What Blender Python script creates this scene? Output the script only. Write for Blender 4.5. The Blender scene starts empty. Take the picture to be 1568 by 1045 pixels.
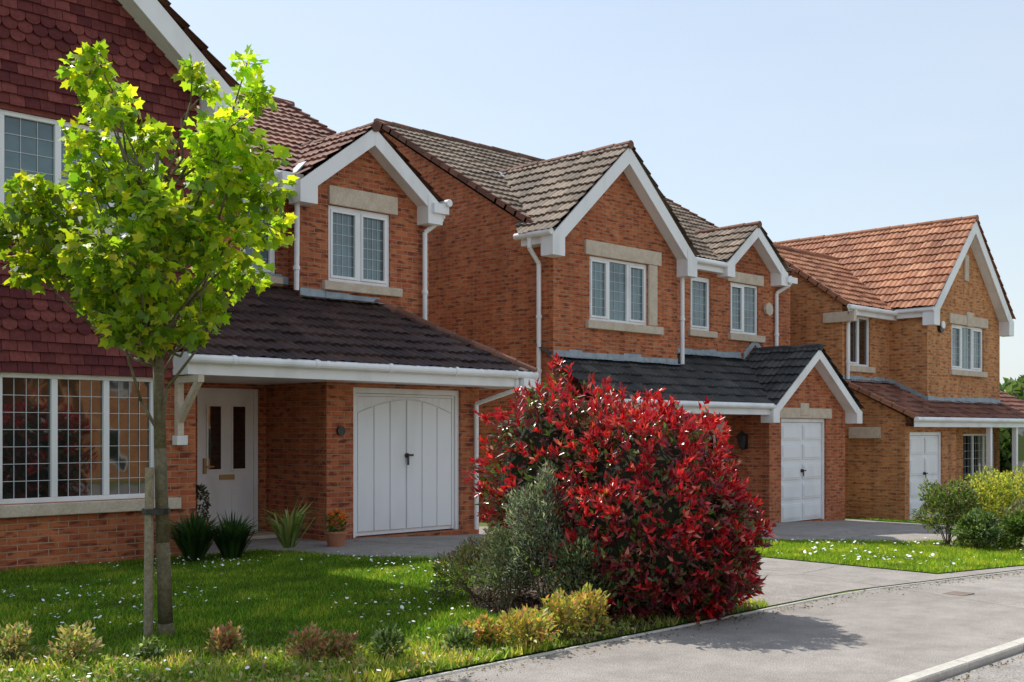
import bpy, bmesh, math, random
import numpy as np
from mathutils import Vector
random.seed(7); rng=np.random.default_rng(7)
scene=bpy.context.scene
R2=math.sqrt(.5)
Rv=np.array([R2,-R2,0]); Fv=np.array([R2,R2,0])
def g(x): return -.038*min(max(x-10,0),21)
# ---------------------------------------------------------------- materials
def newmat(name):
    m=bpy.data.materials.new(name); m.use_nodes=True
    nt=m.node_tree; return m,nt,nt.nodes['Principled BSDF']
def N(nt,t,**k):
    n=nt.nodes.new(t)
    for a,v in k.items(): setattr(n,a,v)
    return n
def mix(nt,fac,a,b,mode='MIX'):
    n=N(nt,'ShaderNodeMix',data_type='RGBA',blend_type=mode)
    for sock,v in ((n.inputs[0],fac),(n.inputs[6],a),(n.inputs[7],b)):
        if hasattr(v,'is_linked') or hasattr(v,'links'): nt.links.new(v,sock)
        elif isinstance(v,(int,float)): sock.default_value=v
        else: sock.default_value=(*v,1)
    return n.outputs[2]
def ramp(nt,inp,stops):
    r=N(nt,'ShaderNodeValToRGB'); e=r.color_ramp.elements
    e[0].position=stops[0][0]; e[0].color=(*stops[0][1],1)
    e[1].position=stops[-1][0]; e[1].color=(*stops[-1][1],1)
    for p,c in stops[1:-1]:
        q=e.new(p); q.color=(*c,1)
    nt.links.new(inp,r.inputs[0]); return r.outputs[0]
def noise(nt,scale,vec=None,detail=4,rough=.6):
    n=N(nt,'ShaderNodeTexNoise'); n.inputs['Scale'].default_value=scale
    n.inputs['Detail'].default_value=detail; n.inputs['Roughness'].default_value=rough
    if vec is None:
        tc=N(nt,'ShaderNodeTexCoord'); vec=tc.outputs['Object']
    nt.links.new(vec,n.inputs['Vector']); return n.outputs['Fac']
def bump(nt,bs,h,strength=.3,dist=.01):
    b=N(nt,'ShaderNodeBump'); b.inputs['Strength'].default_value=strength; b.inputs['Distance'].default_value=dist
    nt.links.new(h,b.inputs['Height']); nt.links.new(b.outputs[0],bs.inputs['Normal'])
def simple(name,c0,c1,scale=8,rough=.6,bs_=.0,fine=None,spec=None,fl=.35):
    m,nt,bs=newmat(name)
    f=noise(nt,scale)
    col=ramp(nt,f,[(.3,c0),(.7,c1)])
    if fine:
        f2=noise(nt,fine,detail=2)
        col=mix(nt,.5,col,ramp(nt,f2,[(.3,(fl,fl,fl)),(.7,(1.15,1.15,1.15))]),'MULTIPLY')
        if bs_: bump(nt,bs,f2,bs_,.01)
    elif bs_: bump(nt,bs,f,bs_,.01)
    nt.links.new(col,bs.inputs['Base Color']); bs.inputs['Roughness'].default_value=rough
    if spec is not None: bs.inputs['Specular IOR Level'].default_value=spec
    return m
def whitemat(name,c,rough,lo=.86):
    m,nt,bs=newmat(name)
    tc=N(nt,'ShaderNodeTexCoord'); mp=N(nt,'ShaderNodeMapping'); mp.inputs['Scale'].default_value=(2,2,.8); nt.links.new(tc.outputs['Object'],mp.inputs[0])
    a=noise(nt,1.2,mp.outputs[0],detail=3,rough=.5)
    col=mix(nt,1,c,ramp(nt,a,[(.32,(lo,lo-.005,lo-.02)),(.52,(1,1,1))]),'MULTIPLY')
    nt.links.new(col,bs.inputs['Base Color']); bs.inputs['Roughness'].default_value=rough; return m
def asphalt(name,c0,c1):
    m,nt,bs=newmat(name)
    col=ramp(nt,noise(nt,.7,detail=5),[(.3,c0),(.7,c1)])
    b=noise(nt,3.2,detail=6,rough=.75)
    col=mix(nt,.9,col,ramp(nt,b,[(.35,(.76,.75,.74)),(.6,(1.05,1.04,1.03))]),'MULTIPLY')
    f=noise(nt,110,detail=2)
    col=mix(nt,.9,col,ramp(nt,f,[(.35,(.45,.45,.45)),(.65,(1.3,1.29,1.27))]),'MULTIPLY')
    tc=N(nt,'ShaderNodeTexCoord'); vo=N(nt,'ShaderNodeTexVoronoi',feature='DISTANCE_TO_EDGE'); vo.inputs['Scale'].default_value=.3
    nz=N(nt,'ShaderNodeTexNoise'); nz.inputs['Scale'].default_value=2.5; nt.links.new(tc.outputs['Object'],nz.inputs['Vector'])
    ad=mix(nt,.22,tc.outputs['Object'],nz.outputs['Color']); nt.links.new(ad,vo.inputs['Vector'])
    col=mix(nt,.6,col,ramp(nt,vo.outputs['Distance'],[(.0,(.35,.33,.3)),(.005,(1,1,1))]),'MULTIPLY')
    nt.links.new(col,bs.inputs['Base Color']); bs.inputs['Roughness'].default_value=.95
    bump(nt,bs,f,.5,.01); return m
def brickmat(name,c1,c2,c3,mortar):
    m,nt,bs=newmat(name)
    uv=N(nt,'ShaderNodeUVMap'); 
    bt=N(nt,'ShaderNodeTexBrick'); bt.inputs['Scale'].default_value=1
    bt.inputs['Brick Width'].default_value=.225; bt.inputs['Row Height'].default_value=.075
    bt.inputs['Mortar Size'].default_value=.0065; bt.inputs['Mortar Smooth'].default_value=.2
    bt.inputs['Bias'].default_value=-.1
    bt.inputs['Color1'].default_value=(*c1,1); bt.inputs['Color2'].default_value=(*c2,1); bt.inputs['Mortar'].default_value=(*mortar,1)
    nt.links.new(uv.outputs[0],bt.inputs['Vector'])
    mp=N(nt,'ShaderNodeMapping'); mp.inputs['Scale'].default_value=(4.4,13.33,1)
    nt.links.new(uv.outputs[0],mp.inputs[0])
    vv=noise(nt,1.1,mp.outputs[0],detail=1)
    col=mix(nt,ramp(nt,vv,[(.50,(0,0,0)),(.66,(1,1,1))]),bt.outputs['Color'],c3)
    col=mix(nt,bt.outputs['Fac'],col,mortar)
    big=noise(nt,.8,detail=5)
    col=mix(nt,1.0,col,ramp(nt,big,[(.25,(.72,.69,.68)),(.75,(1.14,1.12,1.1))]),'MULTIPLY')
    mp2=N(nt,'ShaderNodeMapping'); mp2.inputs['Scale'].default_value=(2.5,.35,1); nt.links.new(uv.outputs[0],mp2.inputs[0])
    stn=noise(nt,1.4,mp2.outputs[0],detail=5)
    col=mix(nt,.6,col,ramp(nt,stn,[(.35,(.70,.68,.68)),(.58,(1.05,1.05,1.05))]),'MULTIPLY')
    sm=noise(nt,60,detail=2)
    col=mix(nt,.5,col,ramp(nt,sm,[(.3,(.6,.6,.6)),(.7,(1.25,1.25,1.25))]),'MULTIPLY')
    nt.links.new(col,bs.inputs['Base Color']); bs.inputs['Roughness'].default_value=.9; bs.inputs['Specular IOR Level'].default_value=.25
    inv=N(nt,'ShaderNodeMath',operation='SUBTRACT'); inv.inputs[0].default_value=1; nt.links.new(bt.outputs['Fac'],inv.inputs[1])
    bump(nt,bs,inv.outputs[0],.6,.008)
    return m
def tilemat(name,stops,rough=.75):
    m,nt,bs=newmat(name)
    uv=N(nt,'ShaderNodeUVMap')
    dv=N(nt,'ShaderNodeVectorMath',operation='DIVIDE'); dv.inputs[1].default_value=(.30,.31,1); nt.links.new(uv.outputs[0],dv.inputs[0])
    fl=N(nt,'ShaderNodeVectorMath',operation='FLOOR'); nt.links.new(dv.outputs[0],fl.inputs[0])
    wn=N(nt,'ShaderNodeTexWhiteNoise'); nt.links.new(fl.outputs[0],wn.inputs[0])
    col=ramp(nt,wn.outputs['Value'],stops)
    b=noise(nt,1.3,detail=6,rough=.7)
    col=mix(nt,1,col,ramp(nt,b,[(.3,(.65,.65,.68)),(.7,(1.15,1.12,1.08))]),'MULTIPLY')
    sp=noise(nt,38,detail=3)
    col=mix(nt,.6,col,ramp(nt,sp,[(.35,(.6,.6,.6)),(.65,(1.2,1.2,1.15))]),'MULTIPLY')
    nt.links.new(col,bs.inputs['Base Color']); bs.inputs['Roughness'].default_value=rough; bs.inputs['Specular IOR Level'].default_value=.3
    bump(nt,bs,sp,.25,.01); return m
def islandmat(name,stops,rough=.8):
    m,nt,bs=newmat(name)
    ge=N(nt,'ShaderNodeNewGeometry')
    col=ramp(nt,ge.outputs['Random Per Island'],stops)
    sp=noise(nt,25,detail=4)
    col=mix(nt,.7,col,ramp(nt,sp,[(.3,(.6,.6,.62)),(.7,(1.2,1.15,1.1))]),'MULTIPLY')
    nt.links.new(col,bs.inputs['Base Color']); bs.inputs['Roughness'].default_value=rough; bs.inputs['Specular IOR Level'].default_value=.25
    bump(nt,bs,sp,.3,.01); return m
def leafmat(name,rough=.4,trans=.35,tboost=1.5,spec=.5):
    m,nt,bs=newmat(name)
    at=N(nt,'ShaderNodeAttribute'); at.attribute_name='lc'
    nt.links.new(at.outputs['Color'],bs.inputs['Base Color']); bs.inputs['Roughness'].default_value=rough
    bs.inputs['Specular IOR Level'].default_value=spec
    tr=N(nt,'ShaderNodeBsdfTranslucent')
    c=mix(nt,1.0,at.outputs['Color'],(tboost,tboost,tboost*.6),'MULTIPLY'); nt.links.new(c,tr.inputs[0])
    mx=N(nt,'ShaderNodeMixShader'); mx.inputs[0].default_value=trans
    nt.links.new(bs.outputs[0],mx.inputs[1]); nt.links.new(tr.outputs[0],mx.inputs[2])
    nt.links.new(mx.outputs[0],nt.nodes['Material Output'].inputs[0]); return m
M={}
M['brick1']=brickmat('brick_red',(.47,.125,.055),(.61,.215,.09),(.21,.058,.036),(.46,.29,.185))
M['brick2']=brickmat('brick_red2',(.50,.137,.055),(.64,.23,.095),(.23,.065,.036),(.47,.30,.195))
M['brick3']=brickmat('brick_orange',(.60,.235,.085),(.73,.36,.14),(.31,.11,.05),(.54,.39,.25))
M['tile_brown']=tilemat('roof_tile_brown',[(0,(.14,.058,.04)),(.5,(.24,.10,.07)),(1,(.33,.155,.105))])
M['tile_dark']=tilemat('roof_tile_dark',[(0,(.035,.021,.022)),(.5,(.06,.034,.032)),(1,(.095,.055,.048))],.65)
M['tile_grey']=tilemat('roof_tile_greybrown',[(0,(.14,.107,.08)),(.5,(.23,.175,.13)),(1,(.31,.24,.18))])
M['tile_slate']=tilemat('roof_tile_slate',[(0,(.04,.041,.043)),(.5,(.06,.062,.063)),(1,(.095,.095,.094))],.65)
M['tile_orange']=tilemat('roof_tile_orange',[(0,(.30,.115,.06)),(.5,(.43,.185,.10)),(1,(.53,.26,.15))])
M['hung']=islandmat('tile_hanging_red',[(0,(.11,.024,.028)),(.5,(.17,.042,.040)),(1,(.25,.07,.062))])
M['ridge']=islandmat('ridge_tile',[(0,(.13,.062,.045)),(1,(.26,.13,.09))])
M['ridge_o']=islandmat('ridge_tile_orange',[(0,(.30,.135,.075)),(1,(.44,.21,.13))])
M['white']=whitemat('white_upvc',(.86,.865,.87),.35,.86)
M['garage']=whitemat('garage_white',(.84,.85,.87),.32,.93)
M['stone']=simple('cast_stone',(.54,.44,.33),(.68,.58,.46),6,.9,.3,40,None,.7)
M['lead']=simple('lead_flashing',(.22,.27,.31),(.38,.43,.46),7,.6,.3)
M['leadc']=simple('window_lead',(.55,.58,.6),(.62,.65,.66),7,.5)
M['black']=simple('black_metal',(.015,.015,.015),(.03,.03,.03),7,.4)
M['dark']=simple('dark_void',(.02,.018,.016),(.03,.028,.025),7,.9)
M['wood']=simple('stake_wood',(.24,.20,.12),(.38,.32,.22),14,.9,.5,60)
M['bark']=simple('tree_bark',(.11,.09,.045),(.21,.18,.10),14,.9,.6,50)
M['terracotta']=simple('terracotta',(.35,.13,.07),(.45,.19,.1),9,.8)
M['concrete']=simple('kerb_concrete',(.48,.45,.40),(.62,.59,.52),9,.9,.3,80,None,.6)
M['asphalt']=asphalt('asphalt_weathered',(.30,.272,.25),(.39,.36,.335))
M['road']=asphalt('road_asphalt',(.31,.285,.265),(.40,.37,.345))
M['soil']=simple('mulch_soil',(.05,.038,.03),(.10,.08,.06),6,1,.9,45)
M['grassbase']=simple('grass_soil',(.06,.11,.015),(.10,.17,.03),3,1,.5,60,.1)
M['ground']=simple('ground_field',(.09,.14,.03),(.16,.20,.06),.3,1,0,None,.1)
M['brass']=simple('brass',(.45,.3,.12),(.5,.35,.15),7,.35)
M['rust']=simple('rusty_iron',(.17,.13,.10),(.26,.20,.16),20,.8,.5,60)
def glass(name,c,ior,wob=.04):
    m,nt,bs=newmat(name); bs.inputs['Roughness'].default_value=.03
    bs.inputs['IOR'].default_value=ior
    f=noise(nt,1.5,detail=3)
    nt.links.new(ramp(nt,f,[(.35,tuple(x*.6 for x in c)),(.65,tuple(x*1.4 for x in c))]),bs.inputs['Base Color'])
    f2=noise(nt,3.0,detail=1); bump(nt,bs,f2,wob,.05); return m
M['glass']=glass('window_glass',(.09,.15,.165),1.75)
M['glassd']=glass('window_glass_dark',(.012,.013,.013),2.1)
M['leaf_tree']=leafmat('maple_leaf',.45,.5,1.9)
M['leaf_red']=leafmat('photinia_leaf',.28,.3,1.4,.7)
M['leaf']=leafmat('shrub_leaf',.5,.35,1.6)
M['grass']=leafmat('grass_blade',.6,.45,1.7,.15)
M['petal']=simple('daisy_petal',(.8,.8,.78),(.85,.85,.83),7,.6)
M['core']=simple('dark_shade_core',(.012,.014,.008),(.03,.03,.014),20,1)  # near-black fill for the light-blocking core of the bush
# ---------------------------------------------------------------- builders
def link(o,parent=None):
    scene.collection.objects.link(o)
    if parent: o.parent=parent
    return o
def empty(name,loc=(0,0,0)):
    o=bpy.data.objects.new(name,None); o.empty_display_size=.5; return link(o)
def do_uv(me):
    uvl=me.uv_layers.new(name='UVMap'); Z=Vector((0,0,1))
    for p in me.polygons:
        n=p.normal
        if abs(n.z)>.99: u=Vector((1,0,0)); v=Vector((0,1,0))
        else: u=Z.cross(n).normalized(); v=n.cross(u)
        if u.x+u.y<0: u=-u
        for li in p.loop_indices:
            c=me.vertices[me.loops[li].vertex_index].co
            uvl.data[li].uv=(c.dot(u),c.dot(v))
class B:
    def __init__(s): s.v=[]; s.f=[]
    def poly(s,pts):
        i=len(s.v); s.v+= [tuple(p) for p in pts]; s.f.append(tuple(range(i,i+len(pts))))
    def box(s,x0,x1,y0,y1,z0,z1):
        i=len(s.v)
        s.v+=[(x,y,z) for z in (z0,z1) for y in (y0,y1) for x in (x0,x1)]
        for q in ((0,2,3,1),(4,5,7,6),(0,1,5,4),(2,6,7,3),(0,4,6,2),(1,3,7,5)): s.f.append(tuple(i+k for k in q))
    def prism(s,a,b):
        n=len(a); i=len(s.v); s.v+=[tuple(p) for p in a]+[tuple(p) for p in b]
        s.f.append(tuple(range(i,i+n))[::-1]); s.f.append(tuple(range(i+n,i+2*n)))
        for k in range(n): s.f.append((i+k,i+(k+1)%n,i+n+(k+1)%n,i+n+k))
    def py(s,pts,y0,y1): s.prism([(x,y0,z) for x,z in pts],[(x,y1,z) for x,z in pts])
    def px(s,pts,x0,x1): s.prism([(x0,y,z) for y,z in pts],[(x1,y,z) for y,z in pts])
    def cyl(s,p0,p1,r,n=10,r1=None):
        r1=r if r1 is None else r1
        p0=Vector(p0);p1=Vector(p1); d=(p1-p0).normalized()
        a=d.orthogonal().normalized(); b=d.cross(a)
        A=[p0+(a*math.cos(t)+b*math.sin(t))*r for t in [2*math.pi*k/n for k in range(n)]]
        C=[p1+(a*math.cos(t)+b*math.sin(t))*r1 for t in [2*math.pi*k/n for k in range(n)]]
        s.prism(A,C)
    def pipe(s,pts,r,n=10):
        for a,b in zip(pts[:-1],pts[1:]): s.cyl(a,b,r,n)
        p=pts[-2]; q=pts[-1]; L=abs(p[2]-q[2]); k=1
        while k*1.0<L: s.cyl((q[0],q[1],p[2]-k*1.0),(q[0],q[1],p[2]-k*1.0+.06),r*1.3,n); k+=1
    def wall(s,x0,x1,z0,z1,y,ops=(),depth=.12):
        xs=sorted({x0,x1,*[o[0] for o in ops],*[o[1] for o in ops]}); zs=sorted({z0,z1,*[o[2] for o in ops],*[o[3] for o in ops]})
        for a,b in zip(xs[:-1],xs[1:]):
            for c,d in zip(zs[:-1],zs[1:]):
                mx,mz=(a+b)/2,(c+d)/2
                if any(o[0]<mx<o[1] and o[2]<mz<o[3] for o in ops): continue
                s.poly([(a,y,c),(b,y,c),(b,y,d),(a,y,d)])
        for a,b,c,d in ops:
            Y=y+depth
            s.poly([(a,y,c),(a,y,d),(a,Y,d),(a,Y,c)]); s.poly([(b,y,c),(b,Y,c),(b,Y,d),(b,y,d)])
            s.poly([(a,y,d),(b,y,d),(b,Y,d),(a,Y,d)]); s.poly([(a,y,c),(a,Y,c),(b,Y,c),(b,y,c)])
    def build(s,name,mat,parent=None,bevel=0,smooth=False):
        if not s.v: return None
        me=bpy.data.meshes.new(name); me.from_pydata(s.v,[],s.f); me.update()
        do_uv(me); me.materials.append(M[mat] if isinstance(mat,str) else mat)
        o=bpy.data.objects.new(name,me); link(o,parent)
        if smooth:
            for p in me.polygons: p.use_smooth=True
        if bevel:
            md=o.modifiers.new('b','BEVEL'); md.width=bevel; md.segments=1; md.limit_method='ANGLE'
        return o
def roof(pts,mat,parent,name='roof_slope',plain=False):
    P=[Vector(p) for p in pts]
    n=(P[1]-P[0]).cross(P[2]-P[0]).normalized()
    if n.z<0: n=-n
    Z=Vector((0,0,1)); V=(Z-n*Z.dot(n)).normalized(); U=V.cross(n)
    O=min(P,key=lambda p:p.z)
    uv=[((p-O).dot(U),(p-O).dot(V)) for p in P]
    area=sum(uv[i][0]*uv[(i+1)%len(uv)][1]-uv[(i+1)%len(uv)][0]*uv[i][1] for i in range(len(uv)))
    if area<0: uv=uv[::-1]
    u0=min(a for a,b in uv)-.02;u1=max(a for a,b in uv)+.02;v0=min(b for a,b in uv);v1=max(b for a,b in uv)+.02
    bm=bmesh.new(); ul=bm.loops.layers.uv.new('UVMap')
    du=.0375; c=.31
    nu=int((u1-u0)/du)+2; nr=int((v1-v0)/c)+1
    rows=[]
    for k in range(nr):
        rows.append((v0+k*c,.038)); rows.append((v0+(k+1)*c-.003,.0))
    grid=[]
    for ri,(vv,h) in enumerate(rows):
        row=[]
        for i in range(nu):
            u=u0+i*du
            ph=(u/.15)%1.0
            w=.022*math.sin(math.pi*ph)**2
            ti=math.floor(u/.30); hj=.006*math.sin(ti*78.2+ (ri//2)*37.7)
            row.append(bm.verts.new((u,vv+ (hj if ri%2==0 else 0)*1.5,h+w+hj)))
        grid.append(row)
    for j in range(len(grid)-1):
        for i in range(nu-1):
            f=bm.faces.new((grid[j][i],grid[j][i+1],grid[j+1][i+1],grid[j+1][i]))
            cu=(u0+(i+.5)*du); cv=v0+((j//2)+.5)*c
            for l in f.loops: l[ul].uv=(cu,cv)
    m=len(uv)
    for i in range(m):
        a=uv[i]; b=uv[(i+1)%m]; d=(b[0]-a[0],b[1]-a[1]); no=(d[1],-d[0],0)
        if math.hypot(*d)<1e-4: continue
        if abs(d[1])<1e-4 and abs(a[1]-v0)<1e-3: continue
        bmesh.ops.bisect_plane(bm,geom=bm.verts[:]+bm.edges[:]+bm.faces[:],plane_co=(a[0],a[1],0),plane_no=no,clear_outer=True)
    for v in bm.verts:
        q=O+U*v.co.x+V*v.co.y+n*v.co.z; v.co=q
    me=bpy.data.meshes.new(name); bm.to_mesh(me); bm.free(); me.materials.append(M[mat])
    o=bpy.data.objects.new(name,me); return link(o,parent)
def ridge(b,p0,p1,r=.12,seg=.42,lift=0):
    p0=Vector(p0)+Vector((0,0,lift));p1=Vector(p1)+Vector((0,0,lift)); L=(p1-p0).length; n=max(1,round(L/seg))
    for k in range(n):
        a=p0.lerp(p1,k/n); c=p0.lerp(p1,(k+1)/n+.02)
        j=Vector((0,0,random.uniform(-.008,.008)))
        b.cyl(a+j,c+j,r,12,r*.88)
def verge(b,p0,p1,n=None):
    p0=Vector(p0);p1=Vector(p1); L=(p1-p0).length; n=max(1,round(L/.31)); h=(p1-p0).normalized()
    s=Vector((1,0,0)); up=s.cross(h); up=up if up.z>0 else -up
    for k in range(n):
        a=p0.lerp(p1,k/n); c=p0.lerp(p1,(k+1)/n+.01); A=[];C=[]
        for q,w in ((-.05,-.05),(.05,-.05),(.05,.055),(-.05,.055)):
            A.append(a+s*q+up*(w+(.015 if w>0 else 0))); C.append(c+s*q+up*(w-(.02 if w>0 else 0)))
        b.prism(A,C)
def gable_trim(b,cx,hw,za,ze,y,yw,depth=.22,foot=.28,feet=(1,1)):
    s=(za-ze)/hw; dv=depth*math.sqrt(1+s*s)
    for sg in (-1,1):
        b.py([(cx,za),(cx,za-dv),(cx+sg*hw,ze-dv),(cx+sg*hw,ze)],y,y+.035)
        b.py([(cx,za-dv+.05),(cx,za-dv+.03),(cx+sg*hw,ze-dv+.03),(cx+sg*hw,ze-dv+.05)],y+.036,yw)
        if feet[0 if sg<0 else 1]:
            x0=cx+sg*(hw+.03); x1=cx+sg*(hw-foot)
            b.py([(x0,ze-dv-.06),(x0,ze-.01),(x1,ze+foot*s*.6),(x1,ze-dv-.06)],y-.012,yw+.02)
def gable_roof(cx,hw,za,ze,y0,y1,mat,parent,rb=None,r=.09,yl=None):
    yl=y1 if yl is None else yl
    roof([(cx-hw-.06,y0,ze-.0),(cx,y0,za),(cx,y1,za),(cx-hw-.06,yl,ze)],mat,parent)
    roof([(cx+hw+.06,y0,ze-.0),(cx,y0,za),(cx,y1,za),(cx+hw+.06,yl,ze)],mat,parent)
    if rb: ridge(rb,(cx,y0,za-.01),(cx,y1,za-.01),r)
def win(fr,gl,ld,x0,x1,z0,z1,y,n,cols=3,rows=5,openers=()):
    yf=y+.035; w=.055
    fr.box(x0,x1,yf,yf+.07,z0,z0+w); fr.box(x0,x1,yf,yf+.07,z1-w,z1)
    fr.box(x0,x0+w,yf,yf+.07,z0+w,z1-w); fr.box(x1-w,x1,yf,yf+.07,z0+w,z1-w)
    L=(x1-x0)/n
    for k in range(1,n): fr.box(x0+k*L-.035,x0+k*L+.035,yf-.003,yf+.067,z0+w,z1-w)
    for k in range(n):
        a=x0+k*L+(.055 if k==0 else .035); b=x0+(k+1)*L-(.055 if k==n-1 else .035); c=z0+w; d=z1-w
        if k in openers:
            q=.045; yy=yf-.014
            fr.box(a+.003,b-.003,yy,yy+.05,c+.003,c+q); fr.box(a+.003,b-.003,yy,yy+.05,d-q,d-.003)
            fr.box(a+.003,a+q,yy,yy+.05,c+q,d-q); fr.box(b-q,b-.003,yy,yy+.05,c+q,d-q)
            a+=q;b-=q;c+=q;d-=q
        yg=yf+.04
        tilt=random.uniform(-.004,.004)
        gl.poly([(a,yg+tilt,c),(b,yg-tilt,c),(b,yg-tilt,d),(a,yg+tilt,d)])
        lw=.0035
        for i in range(1,cols):
            x=a+(b-a)*i/cols; ld.box(x-lw,x+lw,yg-.010,yg-.006,c,d)
        for i in range(1,rows):
            z=c+(d-c)*i/rows; ld.box(a,b,yg-.009,yg-.005,z-lw,z+lw)
# ================================================================ HOUSE 1
H1=empty('brick_house')
br=B(); wh=B(); gl=B(); gd=B(); ld=B(); st=B(); fl=B(); rt=B(); dk=B(); gar=B(); bk=B(); hb=B()
GX,GH,GS=5.35,2.07,.84
br.wall(3.45,7.08,-.4,2.16,12.5,[(4.17,6.57,.74,2.16)])
hb.wall(3.45,7.08,2.16,5.3,12.5,[(4.17,6.65,3.76,4.98)])
hb.poly([(3.5,12.5,5.3),(7.08,12.5,5.3),(7.08,12.5,5.7),(GX,12.5,7.2),(3.5,12.5,5.6)])
br.poly([(7.08,12.5,-.4),(7.08,14.6,-.4),(7.08,14.6,5.6),(7.08,12.5,5.6)])
br.poly([(3.45,12.5,-.4),(3.45,14.4,-.4),(3.45,14.4,5.3),(3.45,12.5,5.3)])
br.wall(2.0,3.45,-.4,5.3,14.4)
br.poly([(2.0,14.4,-.4),(2.0,23,-.4),(2.0,23,5.2),(2.0,18.6,7.7),(2.0,14.4,5.3)])
br.wall(7.08,9.75,-.4,5.2,14.5,[(8.24,9.25,0.02,2.14),(8.93,9.54,3.82,4.96)])
br.poly([(9.75,14.2,2.2),(9.75,14.5,2.2),(9.75,14.5,5.2),(9.75,14.2,5.2)])
br.wall(9.75,12.27,2.0,5.2,14.2,[(10.27,11.47,3.80,4.96)])
br.poly([(9.75,14.2,5.2),(12.27,14.2,5.2),(10.95,14.2,6.13)])
br.wall(9.37,12.27,-.4,2.3,13.0,[(9.83,11.88,0.01,2.15)],.16)
br.poly([(9.37,13,-.4),(9.37,14.5,-.4),(9.37,14.5,2.3),(9.37,13,2.3)])
br.poly([(12.27,13,-.4),(12.27,14.2,-.4),(12.27,14.2,3.0),(12.27,13,2.3)])
br.poly([(12.27,14.2,-.4),(12.27,23,-.4),(12.27,23,5.2),(12.27,18.6,7.7),(12.27,14.2,5.2)])
br.poly([(2,23,-.4),(12.27,23,-.4),(12.27,23,5.2),(2,23,5.2)])
win(wh,gd,ld,4.17,6.57,.74,2.16,12.5,4,4,7)
win(wh,gl,ld,4.17,6.65,3.76,4.98,12.5,4,3,6)
win(wh,gl,ld,8.93,9.54,3.82,4.96,14.5,1,3,6,(0,))
win(wh,gl,ld,10.27,11.47,3.80,4.96,14.2,2,4,6,(0,1))
st.box(4.0,6.85,12.42,12.52,.60,.735)
st.box(10.15,11.66,14.12,14.22,3.66,3.795); st.box(8.8,9.62,14.42,14.52,3.68,3.815)
st.box(10.27,11.6,14.165,14.22,4.965,5.25)
dk.box(8.24,9.25,14.60,14.63,0,2.14)
wh.box(8.24,8.31,14.53,14.60,.02,2.14); wh.box(9.18,9.25,14.53,14.60,.02,2.14); wh.box(8.31,9.18,14.53,14.60,2.07,2.14)
wh.box(8.31,9.18,14.56,14.595,.05,2.07)
for a,b in ((8.44,8.64),(8.84,9.04)):
    gd.box(a,b,14.545,14.558,.98,1.88)
    for q in ((a-.03,a),(b,b+.03)): wh.box(q[0],q[1],14.54,14.56,.95,1.91)
    wh.box(a,b,14.54,14.56,.95,.98); wh.box(a,b,14.54,14.56,1.88,1.91)
    wh.box(a-.02,b+.02,14.545,14.56,.22,.70)
brs=B(); brs.box(8.62,8.86,14.535,14.559,.83,.90); brs.cyl((8.38,14.50,1.02),(8.50,14.50,1.02),.012); brs.box(8.36,8.40,14.52,14.56,.92,1.14)
brs.build('door_furniture','brass',H1)
st.box(8.1,9.37,13.9,14.5,0.0,0.05)
def garage_frame(x0,x1,z0,z1,y):
    wh.box(x0,x0+.07,y+.04,y+.12,z0,z1); wh.box(x1-.07,x1,y+.04,y+.12,z0,z1); wh.box(x0+.07,x1-.07,y+.04,y+.12,z1-.08,z1)
def garage_planks(x0,x1,z0,z1,y):
    garage_frame(x0,x1,z0,z1,y)
    a,b,c,d=x0+.075,x1-.075,z0+.015,z1-.085
    gar.box(a,b,y+.09,y+.10,c,d)
    mid=(a+b)/2
    def top(x):
        u=(x-a)/(b-a); return d-.30+.22*math.sin(math.pi*u)
    for sd in (0,1):
        s0=a+.05 if sd==0 else mid+.010; s1=mid-.010 if sd==0 else b-.05
        k=3; w=(s1-s0)/k
        for i in range(k):
            xa=s0+i*w+.007; xb=s0+(i+1)*w-.007
            xx=[xb+(xa-xb)*q/5 for q in range(6)]
            gar.py([(xa,c+.06),(xb,c+.06)]+[(x,top(x)) for x in xx],y+.066,y+.089)
    xx=[a+.05+(b-a-.10)*q/14 for q in range(15)]
    for p,q in zip(xx[:-1],xx[1:]): gar.py([(p,top(p)+.018),(q,top(q)+.018),(q,d-.04),(p,d-.04)],y+.070,y+.089)
    gar.box(a,b,y+.064,y+.089,d-.035,d); gar.box(a,a+.045,y+.064,y+.089,c,d-.035); gar.box(b-.045,b,y+.064,y+.089,c,d-.035)
    bk.cyl((mid,y+.03,c+1.14),(mid,y+.07,c+1.14),.035); bk.box(mid-.014,mid+.014,y+.015,y+.03,c+1.00,c+1.15); bk.box(mid-.0,mid+.10,y+.015,y+.03,c+1.13,c+1.16)
def garage_panels(x0,x1,z0,z1,y,nx=2,nz=5):
    garage_frame(x0,x1,z0,z1,y)
    a,b,c,d=x0+.075,x1-.075,z0+.015,z1-.085
    gar.box(a,b,y+.08,y+.10,c,d)
    for j in range(nz):
        for i in range(nx):
            w=(b-a)/nx; h=(d-c)/nz
            gar.box(a+i*w+.05,a+(i+1)*w-.05,y+.060,y+.079,c+j*h+.05,c+(j+1)*h-.05)
            gar.box(a+i*w+.09,a+(i+1)*w-.09,y+.048,y+.059,c+j*h+.09,c+(j+1)*h-.09)
    mid=(a+b)/2
    bk.cyl((mid,y+.02,c+1.1),(mid,y+.07,c+1.1),.035); bk.box(mid-.012,mid+.012,y+.005,y+.02,c+.98,c+1.11); bk.box(mid,mid+.10,y+.005,y+.02,c+1.09,c+1.115)
garage_planks(9.83,11.88,.01,2.15,13.0)
bk.cyl((9.6,12.96,1.53),(9.6,13.0,1.53),.065,14)
wh.poly([(6.80,12.15,2.21),(12.45,12.15,2.21),(12.45,13.0,2.21),(6.80,13.0,2.21)])
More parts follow.
